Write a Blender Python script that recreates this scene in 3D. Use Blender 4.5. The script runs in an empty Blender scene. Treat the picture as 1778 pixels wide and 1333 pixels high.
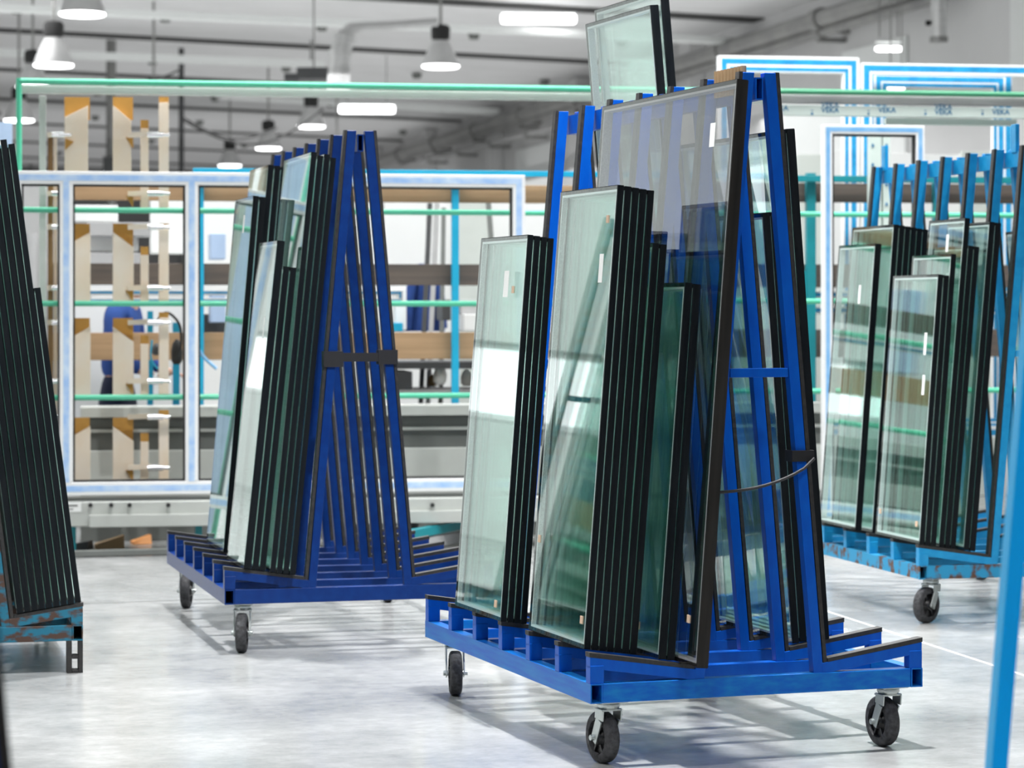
import bpy, bmesh, math, random
from mathutils import Vector, Matrix
random.seed(7)
F = 4500.0; HZ = 538.0; CX = 889.0; EYE = 1.40      # focal length in px of the 1778 px frame, horizon row, centre column, eye height
sc = bpy.context.scene
col = sc.collection
# ------------------------------------------------------------------ camera, world, lights, exposure
cam = bpy.data.cameras.new('camera'); camo = bpy.data.objects.new('camera', cam); col.objects.link(camo)
camo.location = (0, 0, EYE); camo.rotation_euler = (math.radians(90), 0, 0)
cam.sensor_width = 36.0; cam.lens = 36.0 * F / 1778.0; cam.shift_y = -(666.5 - HZ) / 1778.0
cam.clip_start = 0.1; cam.clip_end = 400
cam.dof.use_dof = True; cam.dof.focus_distance = 8.6; cam.dof.aperture_fstop = 4.2
sc.camera = camo
w = bpy.data.worlds.new('world'); sc.world = w; w.use_nodes = True
w.node_tree.nodes['Background'].inputs[0].default_value = (1.0, 1.0, 1.0, 1)
w.node_tree.nodes['Background'].inputs[1].default_value = 0.10
sc.view_settings.view_transform = 'Standard'; sc.view_settings.look = 'None'
sc.view_settings.gamma = 1; sc.view_settings.use_curve_mapping = False
sc.view_settings.exposure = 0.0
sc.cycles.max_bounces = 12; sc.cycles.glossy_bounces = 6; sc.cycles.transparent_max_bounces = 64
sc.cycles.transmission_bounces = 8; sc.cycles.sample_clamp_indirect = 6.0
sc.cycles.use_denoising = True

def area(name, loc, size, power, rot=(0, 0, 0), color=(1, 1, 1), size_y=None):
    l = bpy.data.lights.new(name, 'AREA'); l.energy = power; l.color = color
    l.shape = 'RECTANGLE' if size_y else 'DISK'; l.size = size
    if size_y: l.size_y = size_y
    o = bpy.data.objects.new(name, l); col.objects.link(o); o.location = loc; o.rotation_euler = rot
    return o
for k, (x, y, s, p) in enumerate([(0.6, 8.0, .22, 215), (-0.9, 11.2, .22, 165), (3.0, 12.3, .22, 150), (-2.4, 7.8, .3, 95),
                                  (-.6, 2.0, .6, 125), (2.4, 3.8, .6, 105)]):
    o = area('hall_lamp_and_fill', (x, y, 5.6), s, p)
    if y > 6: o.data.spread = math.radians(110)
area('hall_light_far', (-1.5, 21, 5.4), 8, 620, size_y=6)
area('hall_lamp_and_fill', (-7.0, 14, 5.3), 3, 90)  # three added fills on the left wall side, to brighten glass reflections
area('hall_lamp_and_fill', (-7.0, 22, 5.3), 3, 110)
area('hall_lamp_and_fill', (-7.5, 32, 5.3), 4, 110)
area('ceiling_fill', (-5, 44, 4.5), 18, 330, (math.pi, 0, 0), size_y=24)  # added upward fill that brightens the ceiling
area('ceiling_fill', (-12, 75, 4.5), 24, 500, (math.pi, 0, 0), size_y=24)  # same added fill for the far ceiling
area('hall_light_far', (-3, 36, 4.4), 14, 900, size_y=10)
area('hall_light_far', (-6, 58, 4.2), 16, 900, size_y=18)
area('hall_light_far', (1.0, 14.9, 5.6), 9, 620, size_y=1.2)
# ------------------------------------------------------------------ materials
def nt(name):
    m = bpy.data.materials.new(name); m.use_nodes = True
    return m, m.node_tree, m.node_tree.nodes['Principled BSDF']
def mat(name, c, rough=.5, metal=0, var=.08, scale=8, c2=None, bump=0, emit=0, stretch=(1, 1, 1), spec=None, coat=0, lo=.35, hi=.75):
    m, t, b = nt(name)
    b.inputs['Roughness'].default_value = rough; b.inputs['Metallic'].default_value = metal
    if spec is not None: b.inputs['Specular IOR Level'].default_value = spec
    if coat: b.inputs['Coat Weight'].default_value = coat
    if c2 is None: c2 = tuple(max(0, x * (1 - var * 2)) for x in c)
    tc = t.nodes.new('ShaderNodeTexCoord'); mp = t.nodes.new('ShaderNodeMapping'); mp.inputs['Scale'].default_value = stretch
    t.links.new(tc.outputs['Object'], mp.inputs[0])
    n = t.nodes.new('ShaderNodeTexNoise'); n.inputs['Scale'].default_value = scale; n.inputs['Detail'].default_value = 6
    t.links.new(mp.outputs[0], n.inputs[0])
    r = t.nodes.new('ShaderNodeValToRGB'); r.color_ramp.elements[0].position = lo; r.color_ramp.elements[1].position = hi
    r.color_ramp.elements[0].color = (*c, 1); r.color_ramp.elements[1].color = (*c2, 1)
    t.links.new(n.outputs[0], r.inputs[0]); t.links.new(r.outputs[0], b.inputs['Base Color'])
    if bump:
        bp = t.nodes.new('ShaderNodeBump'); bp.inputs['Strength'].default_value = bump; bp.inputs['Distance'].default_value = .01
        t.links.new(n.outputs[0], bp.inputs['Height']); t.links.new(bp.outputs[0], b.inputs['Normal'])
    if emit:
        b.inputs['Emission Color'].default_value = (1, 1, 1, 1); b.inputs['Emission Strength'].default_value = emit
    return m
def glass_mat(name, tint, boost=1.0):
    m = bpy.data.materials.new(name); m.use_nodes = True; t = m.node_tree; t.nodes.clear()
    o = t.nodes.new('ShaderNodeOutputMaterial'); mx = t.nodes.new('ShaderNodeMixShader')
    tr = t.nodes.new('ShaderNodeBsdfTransparent'); tr.inputs[0].default_value = (*tint, 1)
    gl = t.nodes.new('ShaderNodeBsdfGlossy'); gl.inputs['Roughness'].default_value = .015; gl.inputs[0].default_value = (.95, 1, .98, 1)
    fr = t.nodes.new('ShaderNodeFresnel'); fr.inputs[0].default_value = 1.5
    mu = t.nodes.new('ShaderNodeMath'); mu.operation = 'MULTIPLY'; mu.inputs[1].default_value = boost; mu.use_clamp = True
    ge = t.nodes.new('ShaderNodeNewGeometry'); sb = t.nodes.new('ShaderNodeMath'); sb.operation = 'SUBTRACT'; sb.inputs[0].default_value = 1
    m2 = t.nodes.new('ShaderNodeMath'); m2.operation = 'MULTIPLY'      # only the outer side of each surface mirrors
    t.links.new(ge.outputs['Backfacing'], sb.inputs[1]); t.links.new(fr.outputs[0], mu.inputs[0])
    t.links.new(mu.outputs[0], m2.inputs[0]); t.links.new(sb.outputs[0], m2.inputs[1]); t.links.new(m2.outputs[0], mx.inputs[0])
    t.links.new(tr.outputs[0], mx.inputs[1]); t.links.new(gl.outputs[0], mx.inputs[2]); t.links.new(mx.outputs[0], o.inputs[0])
    return m
M = {}
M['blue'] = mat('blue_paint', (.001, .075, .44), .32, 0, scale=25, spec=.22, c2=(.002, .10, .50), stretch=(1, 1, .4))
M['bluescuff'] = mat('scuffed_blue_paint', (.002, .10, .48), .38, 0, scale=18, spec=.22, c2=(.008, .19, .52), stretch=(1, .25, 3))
M['dblue_shade'] = mat('dark_blue_paint_with_shade', (.001, .022, .14), .35, 0, scale=25, spec=.3, c2=(.002, .034, .18))  # further cart's weaker light is painted in as a darker blue
M['sky'] = mat('light_blue_paint', (.005, .24, .52), .35, 0, scale=22, c2=(.015, .31, .60))
M['sky2'] = mat('bright_light_blue_paint', (.003, .50, .98), .35, 0, var=.02)
M['skyrust'] = mat('light_blue_paint_with_rust', (.015, .26, .48), .55, 0, scale=14, c2=(.10, .045, .025), lo=.50, hi=.60)
M['teal_rust'] = mat('teal_paint_with_rust', (.005, .13, .21), .6, 0, scale=13, c2=(.06, .03, .02), lo=.46, hi=.56, stretch=(1, 1, 2))
M['rubber'] = mat('black_rubber', (.012, .012, .013), .55, 0, scale=60, c2=(.03, .028, .026), bump=.2)
M['seal'] = mat('black_sealant', (.004, .006, .008), .42, 0, scale=30, spec=.15, c2=(.009, .011, .013), bump=.8, stretch=(1, 1, .15))
M['seal2'] = mat('brownish_sealant', (.012, .011, .010), .5, 0, scale=30, spec=.2, c2=(.030, .027, .024), bump=.4, stretch=(1, 1, .1))
M['spacer'] = mat('silver_spacer', (.80, .84, .83), .35, 0, scale=260, c2=(.55, .58, .6))
M['glass'] = glass_mat('float_glass', (.945, .982, .972), 1.5)
M['glass_grey'] = glass_mat('grey_tinted_glass', (.84, .83, .835), 1.5)
M['zinc'] = mat('zinc_plated_steel', (.5, .54, .53), .35, .85, scale=20)
M['tire'] = mat('grey_black_rubber_tyre', (.022, .022, .024), .75, 0, scale=70, c2=(.07, .07, .075), bump=.4)
M['hub'] = mat('dark_wheel_hub', (.012, .012, .013), .4, 0)
M['paper'] = mat('white_paper', (.85, .86, .84), .7, 0, var=.03)
M['cork'] = mat('cork', (.62, .45, .32), .9, 0, scale=120)
M['green'] = mat('mint_green_tube', (.10, .58, .36), .28, 0, var=.04)
M['dgreen'] = mat('dark_green_tube', (.06, .30, .16), .3, 0, var=.04)
M['pale'] = mat('pale_green_grey_paint', (.60, .64, .60), .5, 0, var=.03)
M['machine'] = mat('machine_grey', (.50, .52, .49), .5, 0, var=.04)
M['mdark'] = mat('machine_dark_grey', (.16, .17, .16), .55, 0, var=.05)
M['pvc'] = mat('white_pvc', (.87, .88, .88), .35, 0, var=.01)
M['film'] = mat('pale_blue_film', (.34, .54, .86), .35, 0, scale=14, c2=(.66, .79, .93), stretch=(1, 1, 1))
M['film2'] = mat('bright_blue_film', (.03, .36, .68), .35, 0, scale=16, c2=(.015, .24, .50))
M['film3'] = mat('medium_blue_film', (.18, .45, .78), .35, 0, scale=12, c2=(.33, .58, .84))
M['gasket'] = mat('black_gasket', (.015, .015, .015), .6)
M['tan'] = mat('tan_board', (.80, .71, .60), .6, 0, scale=5, c2=(.78, .63, .46))
M['ochre'] = mat('ochre_cut_edge', (.50, .26, .05), .6, 0, scale=10)
M['brown'] = mat('brown_pole', (.20, .11, .04), .4, 0, scale=14, c2=(.42, .25, .10), stretch=(1, 1, .2))
M['chrome'] = mat('chrome', (.9, .9, .92), .15, .9, var=.02)
M['cyan'] = mat('cyan_paint', (.01, .36, .58), .4, 0, var=.06)
M['teal'] = mat('teal_paint', (.01, .24, .28), .4, 0, var=.08)
M['wood'] = mat('tan_plank', (.42, .27, .15), .7, 0, scale=6, c2=(.30, .19, .10), stretch=(.3, 1, 6))
M['dwood'] = mat('dark_plank', (.075, .062, .055), .7, 0, scale=6, c2=(.13, .10, .08), stretch=(.3, 1, 6))
M['white'] = mat('white_sheet', (.80, .81, .80), .5, 0, var=.02, scale=2)
M['grey'] = mat('light_grey_plastic', (.45, .45, .45), .6, 0, var=.1, scale=4)
M['dgrey'] = mat('dark_grey_metal', (.06, .062, .065), .5, 0, var=.1)
M['concrete'] = mat('ceiling_concrete', (.80, .80, .805), .9, 0, scale=1.2, c2=(.74, .74, .74))
M['cdark'] = mat('ceiling_joint', (.06, .06, .06), .9)
M['wall'] = mat('white_wall', (.72, .72, .72), .8, 0, scale=.6, c2=(.66, .66, .66))
M['wallp'] = mat('bright_wall_panel', (.86, .88, .87), .6, 0, var=.01)
M['steelpipe'] = mat('dull_steel_pipe', (.30, .30, .29), .4, .3, scale=2, c2=(.20, .20, .20))
M['duct'] = mat('silver_duct', (.62, .62, .62), .4, .35, scale=6, stretch=(1, 1, 6))
M['cloth'] = mat('blue_work_cloth', (.02, .07, .28), .85, 0, scale=9, c2=(.012, .04, .18))
M['navy'] = mat('navy_trousers', (.004, .008, .03), .9, 0, scale=9)
M['skin'] = mat('skin', (.55, .33, .24), .6, 0, var=.04)
M['hair'] = mat('dark_hair', (.03, .02, .015), .7)
M['lamp_on'] = mat('lit_lamp', (1, 1, 1), .5, emit=6)
M['pane_glow'] = mat('glow_pane', (.8, .85, .9), .3, emit=1.7)  # added glow, mirrored in the glass stacks
M['shade'] = mat('grey_lamp_shade', (.55, .55, .55), .35, .3, var=.03)
M['card'] = mat('cardboard', (.45, .30, .16), .8, 0, scale=4)
M['orange'] = mat('orange_plastic', (.8, .35, .12), .5)
M['ink'] = mat('blue_ink', (.005, .16, .34), .5)
M['strap'] = mat('black_strap', (.008, .008, .010), .6, 0, scale=40)
M['palebl'] = mat('pale_blue_sheet', (.42, .55, .75), .4, 0, var=.05)
M['pgreen'] = mat('pale_green_profile', (.58, .66, .62), .4, 0, var=.02)
def floor_mat():
    m, t, b = nt('polished_concrete')
    tc = t.nodes.new('ShaderNodeTexCoord')
    def noise(scale, sx, sy, det=8):
        mp = t.nodes.new('ShaderNodeMapping'); mp.inputs['Scale'].default_value = (sx, sy, 1)
        n = t.nodes.new('ShaderNodeTexNoise'); n.inputs['Scale'].default_value = scale; n.inputs['Detail'].default_value = det
        n.inputs['Roughness'].default_value = .65
        t.links.new(tc.outputs['Object'], mp.inputs[0]); t.links.new(mp.outputs[0], n.inputs[0]); return n
    n1 = noise(1.1, 1, .8); n2 = noise(9, 1, 1.6); n3 = noise(40, .8, 3)
    r1 = t.nodes.new('ShaderNodeValToRGB'); e = r1.color_ramp.elements
    e[0].position = .32; e[0].color = (.27, .28, .28, 1); e[1].position = .68; e[1].color = (.46, .465, .46, 1)
    r2 = t.nodes.new('ShaderNodeValToRGB'); e = r2.color_ramp.elements
    e[0].position = .38; e[0].color = (.86, .86, .86, 1); e[1].position = .62; e[1].color = (1, 1, 1, 1)
    r3 = t.nodes.new('ShaderNodeValToRGB'); e = r3.color_ramp.elements
    e[0].position = .35; e[0].color = (.88, .88, .88, 1); e[1].position = .6; e[1].color = (1, 1, 1, 1)
    a = t.nodes.new('ShaderNodeMixRGB'); a.blend_type = 'MULTIPLY'; a.inputs[0].default_value = 1
    a2 = t.nodes.new('ShaderNodeMixRGB'); a2.blend_type = 'MULTIPLY'; a2.inputs[0].default_value = 1
    t.links.new(n1.outputs[0], r1.inputs[0]); t.links.new(n2.outputs[0], r2.inputs[0]); t.links.new(n3.outputs[0], r3.inputs[0])
    t.links.new(r1.outputs[0], a.inputs[1]); t.links.new(r2.outputs[0], a.inputs[2])
    t.links.new(a.outputs[0], a2.inputs[1]); t.links.new(r3.outputs[0], a2.inputs[2])
    t.links.new(a2.outputs[0], b.inputs['Base Color'])
    rr = t.nodes.new('ShaderNodeMapRange'); rr.inputs[1].default_value = .3; rr.inputs[2].default_value = .7
    rr.inputs[3].default_value = .10; rr.inputs[4].default_value = .28
    t.links.new(n1.outputs[0], rr.inputs[0]); t.links.new(rr.outputs[0], b.inputs['Roughness'])
    b.inputs['Specular IOR Level'].default_value = .6
    bp = t.nodes.new('ShaderNodeBump'); bp.inputs['Strength'].default_value = .03; bp.inputs['Distance'].default_value = .01
    t.links.new(n3.outputs[0], bp.inputs['Height']); t.links.new(bp.outputs[0], b.inputs['Normal'])
    return m
M['floor'] = floor_mat()
# ------------------------------------------------------------------ mesh builder
class MB:
    def __init__(s): s.v = []; s.f = []; s.smooth = False
    def add(s, vs, fs):
        n = len(s.v); s.v += [Vector(v) for v in vs]; s.f += [[i + n for i in f] for f in fs]; return s
    def box(s, x0, x1, y0, y1, z0, z1):
        x0, x1 = sorted((x0, x1)); y0, y1 = sorted((y0, y1)); z0, z1 = sorted((z0, z1))
        return s.add([(x0, y0, z0), (x1, y0, z0), (x1, y1, z0), (x0, y1, z0), (x0, y0, z1), (x1, y0, z1), (x1, y1, z1), (x0, y1, z1)],
                     [(0, 3, 2, 1), (4, 5, 6, 7), (0, 1, 5, 4), (1, 2, 6, 5), (2, 3, 7, 6), (3, 0, 4, 7)])
    def ring(s, c, axis, prof, n=40):     # closed profile turned about an axis, no caps
        c = Vector(c); ax = Vector(axis).normalized(); u = ax.orthogonal().normalized(); w_ = ax.cross(u); m = len(prof); vs = []; fs = []
        for d, r in prof:
            for k in range(n):
                t = 2 * math.pi * k / n; vs.append(c + ax * d + (u * math.cos(t) + w_ * math.sin(t)) * r)
        for i in range(m):
            j = (i + 1) % m
            for k in range(n): fs.append((i * n + k, i * n + (k + 1) % n, j * n + (k + 1) % n, j * n + k))
        s.smooth = True
        return s.add(vs, fs)
    def quadbar(s, prof, y0, y1):      # a profile in (x,z), counter-clockwise seen from -y, extruded along y
        n = len(prof)
        return s.add([(x, y0, z) for x, z in prof] + [(x, y1, z) for x, z in prof],
                     [tuple(range(n)), tuple(range(2 * n - 1, n - 1, -1))] + [(i, i + n, (i + 1) % n + n, (i + 1) % n) for i in range(n)])
    def bar(s, p0, p1, w, h, up=(0, 0, 1)):
        p0, p1 = Vector(p0), Vector(p1); d = (p1 - p0).normalized(); up = Vector(up)
        r = d.cross(up)
        if r.length < 1e-4: r = d.cross(Vector((0, 1, 0)))
        r.normalize(); u = r.cross(d)
        vs = []
        for p in (p0, p1):
            for a, b in ((-1, -1), (1, -1), (1, 1), (-1, 1)): vs.append(p + r * a * w / 2 + u * b * h / 2)
        return s.add(vs, [(0, 1, 2, 3), (7, 6, 5, 4), (0, 4, 5, 1), (1, 5, 6, 2), (2, 6, 7, 3), (3, 7, 4, 0)])
    def tube(s, pts, r, n=12, caps=True):
        pts = [Vector(p) for p in pts]; base = len(s.v); prev = None; vs = []; fs = []
        for i, p in enumerate(pts):
            a = pts[max(i - 1, 0)]; b = pts[min(i + 1, len(pts) - 1)]; d = (b - a).normalized()
            if prev is None:
                u = d.orthogonal().normalized()
            else:
                u = (prev - d * prev.dot(d)).normalized()
            prev = u; w_ = d.cross(u); rr = r[i] if isinstance(r, (list, tuple)) else r
            for k in range(n):
                t = 2 * math.pi * k / n; vs.append(p + (u * math.cos(t) + w_ * math.sin(t)) * rr)
        for i in range(len(pts) - 1):
            for k in range(n):
                fs.append((i * n + k, i * n + (k + 1) % n, (i + 1) * n + (k + 1) % n, (i + 1) * n + k))
        if caps:
            fs.append(tuple(range(n - 1, -1, -1))); e = (len(pts) - 1) * n; fs.append(tuple(range(e, e + n)))
        s.smooth = True
        return s.add(vs, fs)
    def lathe(s, c, axis, prof, n=24):    # prof: (distance along axis, radius)
        c = Vector(c); ax = Vector(axis).normalized()
        return s.tube_prof([c + ax * a for a, _ in prof], [max(r, 1e-4) for _, r in prof], ax, n)
    def tube_prof(s, pts, rs, ax, n):
        u = ax.orthogonal().normalized(); w_ = ax.cross(u); vs = []; fs = []
        for p, r in zip(pts, rs):
            for k in range(n):
                t = 2 * math.pi * k / n; vs.append(p + (u * math.cos(t) + w_ * math.sin(t)) * r)
        for i in range(len(pts) - 1):
            for k in range(n):
                fs.append((i * n + k, i * n + (k + 1) % n, (i + 1) * n + (k + 1) % n, (i + 1) * n + k))
        fs.append(tuple(range(n - 1, -1, -1))); e = (len(pts) - 1) * n; fs.append(tuple(range(e, e + n)))
        s.smooth = True
        return s.add(vs, fs)
    def hollow(s, p0, p1, w, h, t=.004):  # square tube with open ends
        p0, p1 = Vector(p0), Vector(p1); d = (p1 - p0).normalized(); r = d.cross(Vector((0, 0, 1))).normalized(); u = Vector((0, 0, 1))
        for sg in (-1, 1):
            s.bar(p0 + r * sg * (w - t) / 2, p1 + r * sg * (w - t) / 2, t, h)
            s.bar(p0 + u * sg * (h - t) / 2, p1 + u * sg * (h - t) / 2, w - 2 * t, t)
        return s
    def rectframe(s, x0, x1, y0, y1, z0, z1, wd):     # frame in the x-z plane
        s.box(x0, x1, y0, y1, z1 - wd, z1); s.box(x0, x1, y0, y1, z0, z0 + wd)
        s.box(x0, x0 + wd, y0, y1, z0 + wd, z1 - wd); s.box(x1 - wd, x1, y0, y1, z0 + wd, z1 - wd); return s
    def yzframe(s, x0, x1, y0, y1, z0, z1, wd):       # frame in the y-z plane
        s.box(x0, x1, y0, y1, z1 - wd, z1); s.box(x0, x1, y0, y1, z0, z0 + wd)
        s.box(x0, x1, y0, y0 + wd, z0 + wd, z1 - wd); s.box(x0, x1, y1 - wd, y1, z0 + wd, z1 - wd); return s
    def obj(s, name, m, parent=None, bevel=0):
        me = bpy.data.meshes.new(name); me.from_pydata([tuple(v) for v in s.v], [], s.f)
        bm = bmesh.new(); bm.from_mesh(me); bmesh.ops.recalc_face_normals(bm, faces=bm.faces); bm.to_mesh(me); bm.free()
        me.materials.append(M[m] if isinstance(m, str) else m)
        if s.smooth:
            me.polygons.foreach_set('use_smooth', [True] * len(me.polygons)); me.set_sharp_from_angle(angle=math.radians(40))
        o = bpy.data.objects.new(name, me); col.objects.link(o); o.parent = parent
        if bevel:
            b = o.modifiers.new('bevel', 'BEVEL'); b.width = bevel; b.segments = 2; b.limit_method = 'ANGLE'
        return o
def tag(o, label=None, cat=None, group=None, kind=None):
    if label: o['label'] = label
    if cat: o['category'] = cat
    if group: o['group'] = group
    if kind: o['kind'] = kind
    return o
class Frame:
    def __init__(s, x, y, deg): s.o = Vector((x, y, 0)); s.a = math.radians(deg); s.u = Vector((math.cos(s.a), math.sin(s.a), 0)); s.n = Vector((-math.sin(s.a), math.cos(s.a), 0))
    def at(s, px, py, off):     # where the line of sight through a point of the photograph meets the plane `off` behind this frame's base line
        k = (px - CX) / F; ox = s.o.x + off * s.n.x; oy = s.o.y + off * s.n.y
        a = (k * oy - ox) / (s.u.x - k * s.u.y); Y = oy + a * s.u.y
        return Vector((a, off, EYE - (py - HZ) / F * Y))
    def empty(s, name, p=(0, 0, 0)):
        e = bpy.data.objects.new(name, None); col.objects.link(e); e.empty_display_size = .1
        e.location = s.o + s.u * p[0] + s.n * p[1] + Vector((0, 0, p[2])); e.rotation_euler = (0, 0, s.a); return e
def settle(root):               # move an Empty (built at the frame origin) to the base of its own parts
    kids = []
    def walk(o):
        for c in bpy.data.objects:
            if c.parent == o: kids.append(c); walk(c)
    walk(root)
    vs = [v.co for k in kids if k.type == 'MESH' for v in k.data.vertices]
    if not vs: return root
    c = Vector(((min(v.x for v in vs) + max(v.x for v in vs)) / 2, (min(v.y for v in vs) + max(v.y for v in vs)) / 2, min(v.z for v in vs)))
    for k in kids:
        if k.type == 'MESH': k.data.transform(Matrix.Translation(-c))
    root.location = root.location + Matrix.Rotation(root.rotation_euler.z, 3, 'Z') @ c
    return root
class Thing:
    def __init__(s, fr, name, label, cat, group=None):
        s.r = fr.empty(name); tag(s.r, label, cat, group)
    def part(s, name, mb, m, parent=None, bevel=0): return mb.obj(name, m, parent or s.r, bevel)
    def done(s): return settle(s.r)
def solo(fr, name, mb, m, label=None, cat=None, group=None, kind=None, bevel=0):
    c = Vector(((min(v.x for v in mb.v) + max(v.x for v in mb.v)) / 2, (min(v.y for v in mb.v) + max(v.y for v in mb.v)) / 2, min(v.z for v in mb.v)))
    mb.v = [v - c for v in mb.v]
    o = mb.obj(name, m, None, bevel); o.rotation_euler = (0, 0, fr.a)
    o.location = fr.o + fr.u * c.x + fr.n * c.y + Vector((0, 0, c.z))
    return tag(o, label, cat, group, kind)
W0 = Frame(0, 0, 0)
# ------------------------------------------------------------------ hall: floor, ceiling, walls
HB = Frame(3.93, 41.0, 13.3)      # hall axes: x along the ceiling joints, y along the right wall
solo(HB, 'floor', MB().box(-32, 2, -50, 60, -.1, 0), 'floor', kind='structure')
def cz(x): return 6.0 - .03 * x
def slab(mb, x0, x1, b0, b1, lo, hi):
    vs = []
    for b in (b0, b1):
        for x, up in ((x0, lo), (x1, lo), (x1, hi), (x0, hi)): vs.append((x, b, cz(x) + up))
    return mb.add(vs, [(0, 1, 2, 3), (7, 6, 5, 4), (0, 4, 5, 1), (1, 5, 6, 2), (2, 6, 7, 3), (3, 7, 4, 0)])
SP = 7.5
solo(HB, 'ceiling', slab(MB(), -32, 0, -47, 56, 0, .3), 'concrete', kind='structure')
jt = MB(); an = MB()
for k in range(-6, 8):
    b = .05 + SP * k; slab(jt, -32, -.01, b - .27, b + .27, -.03, -.002)
    for x in (-14, -11.4, -9, -6.4, -3.8, -1.2):
        an.lathe((x + .5 * (k % 2), b + SP / 2, cz(x) - .14), (0, 0, 1), [(0, .08), (.1, .11)], 10)
solo(HB, 'ceiling_joints', jt, 'cdark', kind='structure')
solo(HB, 'ceiling_anchors', an, 'mdark', kind='structure')
solo(HB, 'wall_right', MB().box(0, .3, -46, 56, 0, 6.6), 'wall', kind='structure')
solo(HB, 'wall_back', MB().box(-32, .3, 54, 54.3, 0, 7.2), 'concrete', kind='structure')
for k, b in enumerate((3.2, 10.7, 18.2, 25.7, 33.2)):
    solo(HB, 'trim_%d' % (k + 1), MB().box(-.28, -.01, b - .3, b + .3, 0, 5.98), 'wall', kind='structure')
# left wall out of frame, with added glowing panes to brighten the glass reflections
WL = Frame(-9.6, -8, 0)
solo(WL, 'wall_left', MB().box(-.3, 0, 0, 50, 0, 1.10).box(-.3, 0, 0, 50, 1.85, 7.4), 'wallp', kind='structure')
for k in range(10):
    T = Thing(WL, 'window_%d' % (k + 1), None, None); tag(T.r, kind='structure')
    f = T.part('window_bar', MB().yzframe(-.2, -.1, .02 + 5 * k, 4.98 + 5 * k, 1.11, 1.84, .06).box(-.2, -.1, 2.46 + 5 * k, 2.54 + 5 * k, 1.17, 1.78), 'pvc')
    T.part('glow_pane', MB().box(-.16, -.14, .09 + 5 * k, 2.45 + 5 * k, 1.171, 1.779).box(-.16, -.14, 2.55 + 5 * k, 4.91 + 5 * k, 1.171, 1.779), 'pane_glow'); T.done()
# light concrete flanges hanging a little below the ceiling
def flange(px0, py0, Y0, px1, py1, Y1, wd, hg, n):
    p = [Vector(((px - CX) / F * Y, Y, EYE - (py - HZ) / F * Y)) for px, py, Y in ((px0, py0, Y0), (px1, py1, Y1))]
    solo(W0, n, MB().bar(p[0], p[1], wd, hg), 'wallp', kind='structure')
flange(-40, 12, 37.0, 1330, 74, 41.5, .25, .10, 'trim_6')
flange(380, 166, 54.0, 860, 194, 57.0, .35, .12, 'trim_7')
flange(-40, 90, 44.0, 560, 112, 46.0, .3, .12, 'trim_8')
# bright wall bays
for k, (b0, b1, z0, z1, m) in enumerate([(-16, -12.2, 0, 5.4, 'wallp'), (-11.0, -9.6, 0, 5.9, 'wallp'), (-6.2, -3.8, 0, 5.1, 'wallp'), (4.0, 8.5, 0, 4.7, 'wallp'),
                                         (12.5, 16.5, 0, 4.9, 'wallp')]):
    solo(HB, 'wall_panel_%d' % (k + 1), MB().box(-.06, -.005, b0, b1, z0, z1), m, kind='structure')
# floor joints
def fl(px, py):
    Y = EYE * F / (py - HZ); return Vector(((px - CX) / F * Y, Y, .0008))
def joint(n, a, b, wd, m):
    solo(W0, n, MB().bar(fl(*a), fl(*b), wd, .0012), m, kind='structure')
joint('trim_9', (1380, 1043), (1820, 1186), .012, 'wallp')
joint('trim_10', (60, 1051), (420, 1038), .010, 'mdark')
# ------------------------------------------------------------------ glass carts
CART_W = 1.13
TAN_LEG = (.22 - .055) / (2.14 - .26)
def caster(root, x, y, zb, yaw, paint='zinc', R=.08):
    ca, sa = math.cos(yaw), math.sin(yaw)       # wheel axis direction
    ax = Vector((ca, sa, 0)); fw = Vector((-sa, ca, 0))
    m = MB(); top = Vector((x, y, zb)); c = Vector((x, y, R)) - fw * .035
    m.bar(top + Vector((0, 0, -.003)) - fw * .05, top + Vector((0, 0, -.003)) + fw * .05, .09, .006)
    m.lathe(top + Vector((0, 0, -.028)), (0, 0, 1), [(0, .03), (.008, .036), (.016, .036), (.024, .026)], 20)
    for s in (-1, 1):
        p1 = top + ax * s * .032 + Vector((0, 0, -.028)); p2 = c + ax * s * .032
        pm = p1.lerp(p2, .35) + fw * .012
        m.bar(p1 + fw * .004, pm, .005, .050, up=fw); m.bar(pm, p2 - Vector((0, 0, .012)), .005, .034, up=fw)
    m.bar(top + Vector((0, 0, -.03)) - ax * .036, top + Vector((0, 0, -.03)) + ax * .036, .05, .006)
    m.smooth = False
    f = m.obj('caster', paint, root, .0012)
    w = MB(); h = .022
    w.ring(c - ax * h, ax, [(0, R * .66), (0, R * .86), (.004, R * .96), (.010, R), (2 * h - .010, R), (2 * h - .004, R * .96), (2 * h, R * .86), (2 * h, R * .66)], 40)
    w.obj('wheel', 'tire', f)
    w = MB(); w.lathe(c - ax * .026, ax, [(0, .012), (0, .022), (.006, .024), (.012, .026), (.017, .030), (.017, R * .655), (.035, R * .655), (.035, .030), (.040, .026), (.046, .024), (.052, .022), (.052, .012)], 32)
    for k in range(6):
        t = k * math.pi / 3; d = fw * math.cos(t) + Vector((0, 0, math.sin(t)))
        w.bar(c + d * .02, c + d * R * .64, .008, .034, up=ax)
    w.obj('wheel_hub', 'hub', f)
    w = MB(); w.lathe(c - ax * .044, ax, [(0, .004), (0, .009), (.008, .010), (.080, .010), (.088, .009), (.088, .004)], 10); w.obj('axle_bolt', 'zinc', f)
def slat_z(x, base, fo=.22): return base + .090 + (CART_W / 2 - fo - x) * .1495
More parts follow.
